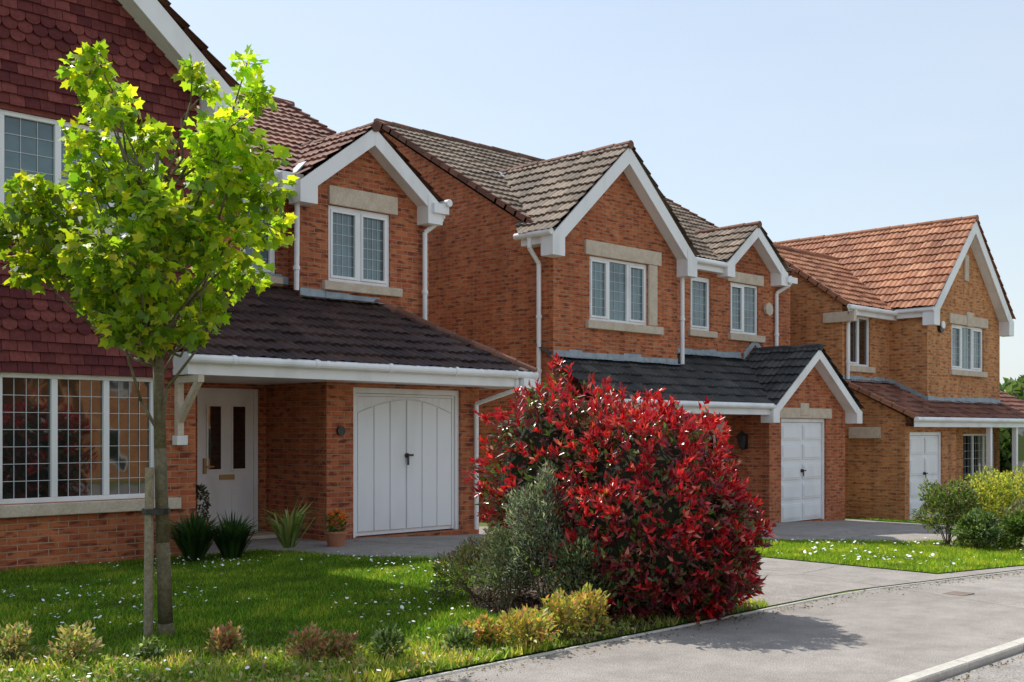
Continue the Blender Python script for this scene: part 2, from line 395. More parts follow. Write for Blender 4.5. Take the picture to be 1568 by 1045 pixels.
wh.poly([(7.08,13.0,2.21),(9.37,13.0,2.21),(9.37,14.5,2.21),(7.08,14.5,2.21)])
wh.box(6.76,12.50,12.11,12.15,2.19,2.40)
wh.cyl((6.72,12.055,2.375),(12.58,12.055,2.375),.055,12)
for k in range(5): wh.cyl((7.3+k*1.2,12.055,2.375),(7.36+k*1.2,12.055,2.375),.066,12)
wh.box(12.46,12.50,12.151,14.2,2.19,2.40); wh.cyl((12.56,12.05,2.37),(12.56,14.2,2.37),.055,10)
wh.box(12.25,12.6,11.99,12.16,2.14,2.32)
wh.box(6.76,6.80,12.151,12.5,2.19,2.46)
wh.pipe([(12.2,12.1,2.3),(12.2,12.1,2.15),(12.15,12.93,1.95),(12.15,12.93,0)],.035)
wh2=B(); wh2.box(6.80,6.88,12.42,12.5,1.48,2.18); wh2.box(6.80,6.88,11.95,12.42,2.10,2.18); wh2.px([(12.44,1.60),(12.44,1.72),(12.06,2.10),(11.97,2.10)],6.805,6.875); wh2.build('gallows_bracket','stone',H1)
wh.box(6.77,6.91,12.38,12.5,1.36,1.475)
roof([(6.76,12.05,2.39),(12.55,12.05,2.39),(11.2,14.2,3.50),(10.95,14.6,3.706),(6.76,14.6,3.706)],'tile_dark',H1,'lean_to_roof')
roof([(12.55,12.05,2.39),(12.55,14.25,2.39),(11.2,14.2,3.50)],'tile_dark',H1,'lean_to_hip')
ridge(rt,(12.55,12.05,2.42),(11.2,14.2,3.53),.075,.36)
def flash(b,x0,x1,y,z,h=.12):
    x=x0
    while x<x1:
        w=min(random.uniform(.25,.6),x1-x); hh=h*random.uniform(.75,1.2)
        b.box(x,x+w-.004,y-.015-random.uniform(0,.006),y-.002,z-.02,z+hh); 
        b.poly([(x,y-.01,z+.01),(x+w,y-.01,z+.01),(x+w,y-.17,z-.035+random.uniform(0,.02)),(x,y-.17,z-.035+random.uniform(0,.02))])
        x+=w
flash(fl,7.08,9.75,14.5,3.72); flash(fl,9.75,11.25,14.2,3.54,.10)
gable_trim(wh,10.95,1.35,6.20,5.20,13.93,14.2)
gable_roof(10.95,1.35,6.22,5.22,13.90,16.0,'tile_brown',H1,rt,.08,14.4)
roof([(2,14.25,5.33),(12.4,14.25,5.33),(12.4,18.6,7.8),(2,18.6,7.8)],'tile_brown',H1)
roof([(2,23.2,5.2),(12.4,23.2,5.2),(12.4,18.6,7.8),(2,18.6,7.8)],'tile_brown',H1)
ridge(rt,(2,18.6,7.81),(12.4,18.6,7.81),.09)
verge(rt,(12.38,14.25,5.36),(12.38,18.6,7.83))
wh.box(7.3,9.75,14.27,14.31,5.10,5.32); wh.cyl((7.3,14.22,5.28),(9.65,14.22,5.28),.06,12); wh.box(7.3,9.7,14.31,14.5,5.10,5.13)
wh.box(9.35,9.72,14.05,14.3,5.02,5.30)
wh.pipe([(9.68,14.14,5.24),(9.68,14.14,5.0),(9.66,14.13,4.9),(9.66,14.15,3.6)],.04)
wh.box(12.1,12.42,13.86,14.25,5.04,5.2); wh.cyl((12.38,13.8,5.22),(12.38,14.6,5.22),.06,12)
wh.pipe([(12.36,13.95,5.2),(12.36,13.95,4.98),(12.12,14.12,4.75),(12.12,14.12,2.9)],.04)
fl.py([(9.62,5.30),(9.62,5.33),(9.80,5.52),(9.80,5.49)],14.1,14.3)
gable_trim(wh,GX,GH,5.63+GH*GS,5.63,12.17,12.5,.25)
gable_roof(GX,GH+.02,5.66+GH*GS,5.66,12.13,18.0,'tile_brown',H1,rt)
hg=B()
row=0; z=2.16
while z<7.9:
    club=(row%9) in (4,5,6)
    off=.083 if row%2 else 0
    x=3.45+off
    while x<7.08:
        x1=min(x+.163,7.08)
        inwin=(x1>4.17 and x<6.65 and z+.06>3.76 and z+.05<4.98)
        topz=5.66+GH*GS-.25-(abs((x+x1)/2-GX))*GS
        if not inwin and z<topz and x1-x>.03:
            yo=12.5-.045-random.uniform(0,.008); yt=12.5-.014; j=random.uniform(-.006,.006)
            zt=z+.15
            if zt>topz: zt=topz
            if 3.76-.13<z<3.76 and x1>4.17 and x<6.65: zt=min(zt,3.755)
            if club:
                m_=(x+x1)/2; w=(x1-x)/2-.002
                pts=[(m_-w,zt)]+[(m_-w*math.cos(a),z+.05-.055*math.sin(a)+j) for a in [math.pi*k/6 for k in range(7)]]+[(m_+w,zt)]
            else: pts=[(x+.002,zt),(x+.002,z+j),(x1-.002,z+j),(x1-.002,zt)]
            f=[(px_,yo if pz<z+.06 else yt,pz) for px_,pz in pts]; b_=[(px_,12.497,pz) for px_,pz in pts]
            hg.prism(f,b_)
        x+=.165
    z+=.115; row+=1
hg.build('hung_tiles','hung',H1); hb.build('tile_backing','hung',H1)
br.build('walls','brick1',H1); wh.build('white_trim','white',H1,.004); gl.build('window_glass','glass',H1); gd.build('ground_window_glass','glassd',H1); ld.build('window_leading','leadc',H1)
st.build('stone_sills_lintels','stone',H1,.008); fl.build('lead_flashing','lead',H1); rt.build('ridge_tiles','ridge',H1); dk.build('door_recess','dark',H1); gar.build('garage_door','garage',H1,.004); bk.build('ironmongery','black',H1)
# ================================================================ HOUSE 2
H2=empty('brick_house.001')
br=B(); wh=B(); gl=B(); gd=B(); ld=B(); st=B(); fl=B(); rt=B(); gar=B(); bk=B()
br.wall(15.26,19.0,-.8,5.1,14.2,[(16.27,18.03,3.62,4.84),(16.2,18.0,.3,1.6)])
br.poly([(15.26,14.2,5.1),(19.0,14.2,5.1),(17.13,14.2,6.85)])
br.poly([(19.0,14.2,-.8),(19.0,14.6,-.8),(19.0,14.6,5.1),(19.0,14.2,5.1)])
br.wall(19.0,24.0,-.8,5.15,14.6,[(20.0,20.74,3.7,4.86),(21.5,22.62,3.72,4.86)])
br.poly([(21.0,14.6,5.15),(23.4,14.6,5.15),(22.2,14.6,6.08)])
br.wall(19.0,20.87,-.8,2.5,14.1,[(19.9,20.6,-.36,1.75)])
br.wall(20.87,24.06,-.8,2.0,13.2,[(21.33,23.2,-.46,1.80)],.16)
br.poly([(20.87,13.2,2.0),(24.06,13.2,2.0),(22.45,13.2,3.15)])
br.poly([(20.87,13.2,-.8),(20.87,14.6,-.8),(20.87,14.6,2.2),(20.87,13.2,2.1)])
br.poly([(24.06,13.2,-.8),(24.06,14.6,-.8),(24.06,14.6,2.2),(24.06,13.2,2.0)])
br.poly([(15.26,14.2,-.8),(15.26,24,-.8),(15.26,24,5.2),(15.26,19.26,7.98),(15.26,14.67,5.24),(15.26,14.2,5.1)])
br.poly([(24.0,14.6,-.8),(24.0,24,-.8),(24.0,24,5.2),(24.0,19.26,7.98),(24.0,14.6,5.2)])
br.poly([(15.26,24,-.8),(24,24,-.8),(24,24,5.2),(15.26,24,5.2)])
win(wh,gl,ld,16.27,18.03,3.62,4.84,14.2,3,3,6,(0,2))
win(wh,gd,ld,16.2,18.0,.3,1.6,14.2,3,4,7)
win(wh,gl,ld,20.0,20.74,3.7,4.86,14.6,1,3,6,(0,)); win(wh,gl,ld,21.5,22.62,3.72,4.86,14.6,2,3,6,(0,))
st.box(16.12,18.42,14.15,14.21,4.845,5.12); st.box(18.035,18.3,14.16,14.21,3.63,4.84); st.box(16.15,18.45,14.12,14.22,3.46,3.615)
st.box(21.35,22.8,14.56,14.61,4.865,5.10); st.box(21.4,22.8,14.52,14.62,3.56,3.715); st.box(19.9,20.9,14.52,14.62,3.56,3.695)
st.box(22.05,22.4,13.15,13.2,1.86,2.14); st.box(21.2,23.4,13.16,13.2,1.805,2.03)
wh.box(19.9,20.6,14.16,14.2,-.36,1.75); gd.box(20.0,20.2,14.145,14.158,.6,1.5); gd.box(20.3,20.5,14.145,14.158,.6,1.5)
garage_panels(21.33,23.2,-.46,1.80,13.2)
bk.box(20.80,20.865,13.72,13.82,1.15,1.46); bk.cyl((20.70,13.77,1.15),(20.70,13.77,1.42),.06,6,.10); bk.cyl((20.70,13.77,1.42),(20.70,13.77,1.54),.12,6,.01); bk.box(20.69,20.80,13.76,13.78,1.12,1.15)
roof([(15.15,12.98,2.06),(20.7,12.98,2.06),(22.35,14.65,3.17),(15.15,14.65,3.17)],'tile_slate',H2,'lean_to_roof')
wh.box(15.15,20.62,13.0,13.03,1.86,2.06); wh.cyl((15.1,12.94,2.04),(20.62,12.94,2.04),.06,12)
wh.poly([(15.2,13.03,1.87),(20.87,13.03,1.87),(20.87,14.2,1.87),(15.2,14.2,1.87)])
flash(fl,15.26,19.0,14.2,2.90); flash(fl,19.0,21.9,14.6,3.17)
gable_trim(wh,22.45,1.85,3.33,1.98,12.92,13.2,.18,.22)
gable_roof(22.45,1.87,3.37,2.0,12.88,14.6,'tile_slate',H2,None)
B_=B(); ridge(B_,(22.45,12.88,3.36),(22.45,14.6,3.36),.08); B_.build('garage_ridge','tile_slate',H2)
fl.py([(22.0,3.15),(22.45,3.5),(22.9,3.15),(22.9,3.3),(22.45,3.66),(22.0,3.3)],14.57,14.595)
gable_trim(wh,17.13,2.15,7.00,5.08,13.93,14.2,.25,.30)
gable_roof(17.13,2.17,7.04,5.11,13.89,17.55,'tile_grey',H2,rt,.08,14.72)
gable_trim(wh,22.2,1.2,6.16,5.22,14.32,14.6,.2,.26)
gable_roof(22.2,1.22,6.20,5.24,14.28,16.3,'tile_grey',H2,rt,.08,14.8)
roof([(15.17,14.4,5.2),(21.05,14.4,5.2),(21.05,19.26,8.1),(15.17,19.26,8.1)],'tile_grey',H2)
roof([(21.05,14.62,5.33),(24.15,14.62,5.33),(24.15,19.26,8.1),(21.05,19.26,8.1)],'tile_grey',H2)
roof([(15.17,24.2,5.2),(24.15,24.2,5.2),(24.15,19.26,8.1),(15.17,19.26,8.1)],'tile_grey',H2)
ridge(rt,(15.17,19.26,8.10),(24.15,19.26,8.10),.09)
verge(rt,(15.19,14.5,5.27),(15.19,19.26,8.12)); verge(rt,(24.13,14.6,5.33),(24.13,19.26,8.12))
fl.prism([(15.15,14.70,5.27),(15.27,14.62,5.27),(17.1,17.4,7.02),(17.0,17.5,7.02)],[(15.15,14.70,5.30),(15.27,14.62,5.30),(17.1,17.4,7.06),(17.0,17.5,7.06)])
wh.box(14.98,15.02,13.95,14.75,4.92,5.12); wh.cyl((14.93,13.93,5.1),(14.93,14.85,5.1),.06,12); wh.box(15.02,15.26,13.95,14.75,4.92,4.95)
wh.pipe([(14.95,14.5,5.05),(14.95,14.5,4.86),(15.2,14.5,4.6),(15.2,14.5,-.4)],.045)
wh.box(19.2,21.0,14.42,14.45,4.98,5.18); wh.cyl((19.2,14.36,5.15),(21.0,14.36,5.15),.06,12); wh.box(19.2,21.0,14.45,14.6,4.98,5.0)
wh.pipe([(19.3,14.1,5.1),(19.3,14.1,4.95),(19.12,14.16,4.8),(19.12,14.16,2.9)],.045)
wh.pipe([(23.5,14.3,5.15),(23.5,14.3,4.95),(23.3,14.54,4.75),(23.3,14.54,3.0)],.045)
st.cyl((22.98,14.52,4.35),(22.98,14.6,4.35),.16,8)
wh.box(23.35,23.75,14.25,14.6,4.98,5.12)
br.build('walls','brick2',H2); wh.build('white_trim','white',H2,.004); gl.build('window_glass','glass',H2); gd.build('ground_window_glass','glassd',H2); ld.build('window_leading','leadc',H2)
st.build('stone_sills_lintels','stone',H2,.008); fl.build('lead_flashing','lead',H2); rt.build('ridge_tiles','ridge',H2); gar.build('garage_door','garage',H2,.004); bk.build('wall_lantern_and_handles','black',H2)
# ================================================================ HOUSE 3
H3=empty('brick_house.002')
br=B(); wh=B(); gl=B(); gd=B(); ld=B(); st=B(); fl=B(); rt=B(); gar=B(); bk=B()
br.wall(25.6,28.05,-1.1,4.6,14.12,[(25.93,27.0,3.15,4.4)])
br.wall(28.05,32.6,-1.1,4.6,13.1,[(29.47,31.5,3.15,4.35),(30.2,32.3,.1,1.45)])
br.poly([(28.05,13.1,4.6),(32.6,13.1,4.6),(30.33,13.1,6.95)])
br.poly([(28.05,13.1,-1.1),(28.05,14.12,-1.1),(28.05,14.12,4.6),(28.05,13.1,4.6)])
br.poly([(25.6,14.12,-1.1),(25.6,22,-1.1),(25.6,22,3.0),(25.6,19.1,4.6),(25.6,16.5,6.3),(25.6,14.12,4.66)])
br.poly([(25.6,12.5,-1.1),(25.6,14.12,-1.1),(25.6,14.12,2.68),(25.6,12.5,1.88)])
br.poly([(32.6,13.1,-1.1),(32.6,20,-1.1),(32.6,20,4.6),(32.6,13.1,4.6)])
br.poly([(25.6,20,-1.1),(32.6,20,-1.1),(32.6,20,4.6),(30.33,20,7.0),(25.6,20,4.6)])
br.wall(25.6,28.4,-1.1,1.86,12.5,[(25.84,27.6,-.62,1.50)],.16)
br.poly([(28.4,12.5,-1.1),(28.4,13.1,-1.1),(28.4,13.1,2.1),(28.4,12.5,1.86)])
br.wall(28.4,29.6,-1.1,2.2,13.08,[(28.7,29.5,-.6,1.45)])
win(wh,gd,ld,25.93,27.0,3.15,4.4,14.12,2,1,1,(0,))
win(wh,gl,ld,29.47,31.5,3.15,4.35,13.1,3,3,6,(0,2)); win(wh,gd,ld,30.2,32.3,.1,1.45,13.1,3,3,6)
wh.box(28.7,29.5,13.12,13.16,-.6,1.45)
st.box(29.3,31.7,13.05,13.11,4.355,4.62); st.py([(30.35,4.33),(30.65,4.33),(30.72,4.72),(30.28,4.72)],13.03,13.11); st.box(29.35,31.6,13.02,13.12,3.0,3.145)
st.box(25.8,27.15,14.04,14.13,3.0,3.145); st.box(30.22,30.45,13.05,13.11,5.55,6.25)
st.box(25.5,25.6,13.1,13.9,1.35,1.62); st.box(25.5,25.62,13.75,14.6,4.2,4.45)
garage_panels(25.84,27.6,-.62,1.50,12.5,2,4)
roof([(25.45,12.15,1.83),(35,12.15,1.83),(35,14.2,2.8),(25.45,14.2,2.8)],'tile_brown',H3,'lean_to_roof')
verge(rt,(25.47,12.15,1.85),(25.47,14.15,2.8))
wh.box(25.45,35,12.18,12.21,1.62,1.82); wh.cyl((25.4,12.12,1.8),(35,12.12,1.8),.06,12); wh.poly([(25.6,12.21,1.63),(35,12.21,1.63),(35,13.1,1.63),(25.6,13.1,1.63)])
for x in (29.9,31.6,33.2): wh.box(x,x+.12,12.25,12.37,-1,1.63)
wh.box(31.72,33.2,12.28,12.34,.0,.08); gd.box(31.72,33.2,12.30,12.32,.08,1.6); br.box(31.6,33.3,12.27,12.36,-1,-.0)
flash(fl,25.6,28.05,14.12,2.78); flash(fl,28.05,32.6,13.1,2.30)
fl.px([(13.1,2.25),(14.12,2.74),(14.12,2.90),(13.1,2.41)],28.03,28.045)
gable_trim(wh,30.35,2.5,7.17,4.62,12.82,13.1,.25,.3)
gable_roof(30.35,2.52,7.22,4.66,12.78,20.2,'tile_orange',H3,rt)
roof([(25.45,13.87,4.6),(27.95,13.87,4.6),(29.6,16.5,6.4),(25.45,16.5,6.4)],'tile_orange',H3)
roof([(25.45,20.2,3.87),(30,20.2,3.87),(29.6,16.5,6.4),(25.45,16.5,6.4)],'tile_orange',H3)
ridge(rt,(25.45,16.5,6.40),(29.6,16.5,6.40),.09); verge(rt,(25.47,13.9,4.62),(25.47,16.5,6.42))
wh.box(25.5,28.0,13.89,13.92,4.38,4.58); wh.cyl((25.4,13.83,4.55),(27.9,13.83,4.55),.06,12); wh.poly([(25.5,13.92,4.4),(28.05,13.92,4.4),(28.05,14.12,4.4),(25.5,14.12,4.4)])
wh.cyl((27.82,12.82,4.6),(27.82,13.85,4.6),.06,12); wh.box(27.88,27.91,12.9,13.85,4.42,4.62)
wh.pipe([(25.75,13.85,4.5),(25.75,13.85,4.35),(25.75,14.05,4.2),(25.75,14.05,2.8)],.045)
bk.cyl((28.75,13.02,4.2),(28.75,13.1,4.2),.13,10); wh.cyl((28.75,12.98,4.27),(28.75,13.02,4.27),.10,10)
br.build('walls','brick3',H3); wh.build('white_trim','white',H3,.004); gl.build('window_glass','glass',H3); gd.build('ground_window_glass','glassd',H3); ld.build('window_leading','leadc',H3)
st.build('stone_sills_lintels','stone',H3,.008); fl.build('lead_flashing','lead',H3); rt.build('ridge_tiles','ridge_o',H3); gar.build('garage_door','garage',H3,.004); bk.build('alarm_and_handles','black',H3)
# ================================================================ houses across the road (seen in reflections)
def far_house(name,x0,x1,yf,zb):
    H=empty(name); br=B(); wh=B(); gd=B(); 
    br.box(x0,x1,yf-8,yf,zb-.3,zb+5); br.px([(yf-8,zb+5),(yf,zb+5),(yf-4,zb+7.4)],x0,x1)
    c=x0+2.4; br.py([(c-2,zb+5),(c+2,zb+5),(c,zb+6.9)],yf,yf+.8); br.box(c-2,c+2,yf,yf+.8,zb-.3,zb+5)
    for (a,b,p,q,yy) in ((c-.9,c+.9,.7,2.1,yf+.8),(c-.9,c+.9,3.6,4.8,yf+.8),(x1-2.2,x1-1,3.6,4.8,yf),(x1-2.4,x1-.9,.7,2.1,yf)):
        wh.box(a-.06,b+.06,yy,yy+.03,zb+p-.06,zb+q+.06)
        for k in range(2):
            w=(b-a)/2; gd.box(a+k*w+.04,a+(k+1)*w-.04,yy+.03,yy+.04,zb+p,zb+q)
    wh.box(x0,x1,yf+.2,yf+.25,zb+4.8,zb+5)
    roof([(x0-.1,yf+.3,zb+4.85),(x1+.1,yf+.3,zb+4.85),(x1+.1,yf-4,zb+7.5),(x0-.1,yf-4,zb+7.5)],'tile_brown',H)
    roof([(x0-.1,yf-8.3,zb+4.85),(x1+.1,yf-8.3,zb+4.85),(x1+.1,yf-4,zb+7.5),(x0-.1,yf-4,zb+7.5)],'tile_brown',H)
    roof([(c-2.2,yf+1,zb+4.85),(c,yf+1,zb+7),(c,yf-3,zb+7),(c-2.2,yf-3,zb+4.85)],'tile_brown',H); roof([(c+2.2,yf+1,zb+4.85),(c,yf+1,zb+7),(c,yf-3,zb+7),(c+2.2,yf-3,zb+4.85)],'tile_brown',H)
    br.build('walls','brick3',H); wh.build('trim','white',H); gd.build('windows','glassd',H)
far_house('brick_house.003',-8,2,-17,0); far_house('brick_house.004',5,15,-17.5,0); far_house('brick_house.005',18,28,-17,-.5)
# ================================================================ ground
def sheet(name,pts,off,mat):
    bm=bmesh.new(); bm.faces.new([bm.verts.new((x,y,0)) for x,y in pts])
    for X in (10,31):
        bmesh.ops.bisect_plane(bm,geom=bm.verts[:]+bm.edges[:]+bm.faces[:],plane_co=(X,0,0),plane_no=(1,0,0))
    for v in bm.verts: v.co.z=g(v.co.x)+off
    bmesh.ops.recalc_face_normals(bm,faces=bm.faces[:])
    me=bpy.data.meshes.new(name); bm.to_mesh(me); bm.free(); me.materials.append(M[mat])
    return link(bpy.data.objects.new(name,me))
rect=lambda a,b,c,d:[(a,c),(b,c),(b,d),(a,d)]
sheet('ground',rect(-900,900,-900,900),-.14,'ground')
sheet('road',rect(-80,140,-3.2,3.17),-.04,'road')
sheet('pavement',rect(-80,140,3.29,5.35),.0,'asphalt')
sheet('garden_ground',rect(-80,140,5.35,60),-.004,'ground')
sheet('garden_ground.001',rect(-80,140,-60,-5.2),-.004,'ground')
sheet('pavement.001',rect(-80,140,-9.5,-3.32),0.004,'asphalt')
sheet('driveway',[(7.2,5.46),(24.6,5.46),(24.6,13.3),(20.8,14.3),(7.2,14.6)],.004,'asphalt')
sheet('driveway.001',[(26.3,5.46),(30.5,5.46),(30.5,12.6),(25.5,12.6)],.004,'asphalt')
L1=[(-4,5.42),(8.55,5.42),(9.1,7.0),(9.2,8.5),(9.0,10.0),(8.25,11.4),(8.0,12.5),(-4,12.5)]
L2=[(12.55,5.75),(17.6,5.55),(20.3,5.6),(20.2,8.0),(17.6,8.6),(15.4,10.1),(13.2,9.9),(12.7,8.6)]
L3=[(24.7,5.5),(26.2,5.5),(25.6,12.4),(24.7,13.2)]
sheet('lawn',L1,.014,'grassbase'); sheet('lawn.001',L2,.014,'grassbase'); sheet('lawn.002',L3,.014,'grassbase')
bed=[(6.1,5.44),(8.5,5.44),(9.0,6.6),(9.05,7.8),(8.5,8.3),(7.4,8.0),(6.7,7.2),(6.4,6.3)]
sheet('mulch_bed',bed,.022,'soil')
sheet('mulch_bed.001',[(16.5,6.0),(20.1,5.8),(20.1,7.9),(17.5,8.4),(16.6,7.6)],.022,'soil')
def strip(name,xs,y0,y1,zt,zb,mat):
    b=B()
    for a,c in zip(xs[:-1],xs[1:]):
        b.prism([(a,y0,g(a)+zb),(a,y1,g(a)+zb),(a,y1,g(a)+zt),(a,y0,g(a)+zt)],[(c-.006,y0,g(c)+zb),(c-.006,y1,g(c)+zb),(c-.006,y1,g(c)+zt),(c-.006,y0,g(c)+zt)])
    return b.build(name,mat,None,.01)
strip('kerb',[-20+.915*k for k in range(90)],3.19,3.30,.008,-.15,'concrete')
strip('kerb.001',[-20+.915*k for k in range(90)],-3.33,-3.2,.008,-.15,'concrete')
strip('path_edging',[-6+.915*k for k in range(38)],5.36,5.40,.009,-.1,'concrete')
mh=B(); mh.box(10.6,10.85,4.6,4.8,g(10.8)-.03,g(10.8)+.010); mh.build('stopcock_cover','rust')
# ================================================================ foliage utilities
def inpoly(P,poly):
    x,y=P[:,0],P[:,1]; c=np.zeros(len(P),bool); n=len(poly)
    for i in range(n):
        x0,y0=poly[i]; x1,y1=poly[i-1]
        if y0==y1: continue
        k=((y0>y)!=(y1>y))&(x<(x1-x0)*(y-y0)/(y1-y0)+x0); c^=k
    return c
def mk(name,V,tmpl,C,mat,parent=None):
    n,k,_=V.shape
    me=bpy.data.meshes.new(name); me.vertices.add(n*k); me.vertices.foreach_set('co',V.reshape(-1).astype(np.float32))
    ls=np.concatenate([np.array(t) for t in tmpl]); nl=len(ls)
    idx=(np.arange(n)[:,None]*k+ls[None,:]).reshape(-1).astype(np.int32)
    me.loops.add(n*nl); me.loops.foreach_set('vertex_index',idx)
    sizes=np.array([len(t) for t in tmpl]); st_=np.concatenate([[0],np.cumsum(sizes)[:-1]])
    me.polygons.add(n*len(tmpl)); me.polygons.foreach_set('loop_start',(np.arange(n)[:,None]*nl+st_[None,:]).reshape(-1).astype(np.int32))
    me.update(calc_edges=True); me.validate()
    at=me.attributes.new('lc','FLOAT_COLOR','POINT')
    cc=np.concatenate([np.repeat(C,k,axis=0),np.ones((n*k,1))],axis=1)
    at.data.foreach_set('color',cc.reshape(-1).astype(np.float32))
    me.materials.append(M[mat]); return link(bpy.data.objects.new(name,me),parent)
def unit(a): return a/np.maximum(np.linalg.norm(a,axis=-1,keepdims=True),1e-6)
def leaves(name,P,D,L,W,C,mat,parent=None,nb=None,fold=.15,kind='oval'):
    n=len(P); D=unit(D)
    up=rng.normal(size=(n,3))*.6+np.array([0,0,1.0]) if nb is None else nb+rng.normal(size=(n,3))*.4
    S=unit(np.cross(D,up)); Nn=np.cross(S,D); L=np.broadcast_to(L,(n,))[:,None]; W=np.broadcast_to(W,(n,))[:,None]
    if kind=='oval':
        V=np.stack([P,P+D*L*.45+S*W*.5+Nn*W*fold,P+D*L-Nn*L*.12,P+D*L*.45-S*W*.5+Nn*W*fold],1); T=[(0,1,2),(0,2,3)]
    else:
        o=[(0,0),(.25,.12),(.5,.05),(.42,.35),(.55,.6),(.25,.62),(0,1),(-.25,.62),(-.55,.6),(-.42,.35),(-.5,.05),(-.25,.12)]
        V=np.stack([P+D*L*b+S*W*a+Nn*W*(-.35*abs(a)-.15*b*b) for a,b in o],1); T=[tuple(range(12))]
    return mk(name,V,T,C,mat,parent)
def pick(cols,n,w=None,jit=.25):
    c=np.array(cols)[rng.choice(len(cols),n,p=w)]; return np.clip(c*(1+rng.normal(size=(n,1))*jit*.6)*(1+rng.normal(size=(n,3))*.06),.002,1)
def sph(n): return unit(rng.normal(size=(n,3)))
# ---- street tree
TP=np.array([4.16,7.86,0.])
T=empty('maple_tree')
def tl(a,b,z): return TP+Rv*a+Fv*b+np.array([0,0,z])
bt=B()
def limb(pts,r0,r1):
    n=len(pts)-1
    for i in range(n):
        ra=r0+(r1-r0)*i/n; rb=r0+(r1-r0)*(i+1)/n
        bt.cyl(pts[i],pts[i+1],ra,9,rb)
def bend(p,q,w=.1,n=4):
    p=np.array(p);q=np.array(q); m=[p+(q-p)*k/n for k in range(n+1)]
    for k in range(1,n): m[k]=m[k]+rng.normal(size=3)*w*.35+np.array([0,0,-.06*np.sin(np.pi*k/n)])
    return m
trunk=[tl(.05,0,-.05),tl(.04,0,.1),tl(.02,0,.7),tl(0,0,1.4),tl(-.02,.01,2.1),tl(-.03,0,2.6),tl(-.06,.02,3.1),tl(-.02,0,3.6)]
rr=[.075,.056,.05,.046,.038,.032,.024,.014]
for i in range(7): bt.cyl(trunk[i],trunk[i+1],rr[i],12,rr[i+1])
cl=[(130,112,36),(160,158,40),(112,205,34),(200,215,45),(60,330,54),(15,350,32),(130,300,54),(170,265,48),(100,400,52),(45,405,40),(160,440,45),(215,330,54),(240,400,55),(190,380,52),(270,465,47),(255,510,34),(320,500,28),(300,420,50),(350,370,54),(400,345,37),(405,290,41),(340,300,52),(300,258,40),(315,210,32),(340,215,42),(372,195,44),(388,145,30),(392,98,20),(298,108,20),(312,135,18),(350,250,46),(415,240,30),(310,350,50),(240,450,43),(90,345,42),(225,280,40),(205,465,34),(182,165,24),(145,88,22),(120,250,34),(270,330,48),(230,370,48),(300,470,38),(70,290,32),(200,430,45),(350,420,36),(130,470,26),(210,500,30)]
CP=[];CD=[];CC=[];CL=[]
for (x,y,r) in cl:
    a=(x-247)/206; z=1.53+(660-y)/206; R=r/206
    lim=math.sqrt(max(.05,1.0-a*a))*.6
    b=float(rng.uniform(-lim,lim)); c=tl(a*(1+b/8.5),b,1.53+(z-1.53)*(1+b/8.5))
    i=min(6,max(3,int(3+(z-2.1)/.45)-1)); base=trunk[i]+np.array([0,0,.1])
    if z<2.8: base=trunk[4]-np.array([0,0,rng.uniform(-.1,.15)])
    limb(bend(base,c,.12),.014,.004)
    n=int(128*(r/45)**2)+12
    u=sph(n)*(rng.random((n,1))**.45)*np.array([1,1,.85])*R*1.06
    CP.append(c+u)
    CD.append(unit(u)*.7+rng.normal(size=(n,3))*.5+np.array([0,0,-.35]))
    light=(.74+.42*np.clip((z-2.0)/2.2,0,1)+.22*a)*rng.uniform(.75,1.15)  # sun and shade painted into leaf colour: brighter up high and to the right
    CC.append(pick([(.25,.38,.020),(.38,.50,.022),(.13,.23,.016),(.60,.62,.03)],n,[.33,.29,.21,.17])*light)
    CL.append(rng.uniform(.055,.105,n))
    for _ in range(3):
        e=c+sph(1)[0]*R*.8; limb([c,e],.004,.002)
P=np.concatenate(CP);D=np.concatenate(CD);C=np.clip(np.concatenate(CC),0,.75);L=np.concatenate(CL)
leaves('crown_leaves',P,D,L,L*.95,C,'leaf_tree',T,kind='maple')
bt.build('trunk_and_limbs','bark',T,smooth=True)
sk=B(); 
p=tl(-.06,-.09,0); sk.cyl((p[0],p[1],-.05),(p[0]+.01,p[1],1.26),.034,10,.032)
sk.build('stake','wood',T)
tie=B(); q=tl(-.02,-.04,.93)
tie.cyl((q[0],q[1],.915),(q[0],q[1],.955),.10,14,.10); tie.build('tree_tie','black',T)
# ---- photinia
PB=empty('photinia_bush')
ell=[((7.54,5.91,.80),(.68,.68,.92)),((7.58,7.02,1.08),(.64,.64,.90)),((7.62,6.42,1.0),(.62,.62,.78)),((7.78,5.70,.58),(.48,.48,.66)),((7.2,6.0,.55),(.45,.45,.60))]
def surf(n,k=1.0):
    out=[];nn=[]
    while sum(len(o) for o in out)<n:
        e=rng.integers(len(ell)); c=np.array(ell[e][0]); r=np.array(ell[e][1])
        d=sph(400); bumpy=1+.11*np.sin(d[:,0]*9+e)*np.cos(d[:,1]*8)+.09*np.sin(d[:,2]*11+e*2)
        P=c+d*r*bumpy[:,None]*k
        ok=np.ones(len(P),bool)
        for j,(c2,r2) in enumerate(ell):
            if j!=e: ok&=(((P-np.array(c2))/np.array(r2))**2).sum(1)>.9*k*k
        ok&=P[:,2]>.04
        out.append(P[ok]); nn.append(d[ok]/r)
    P=np.concatenate(out)[:n]; return P,unit(np.concatenate(nn)[:n])
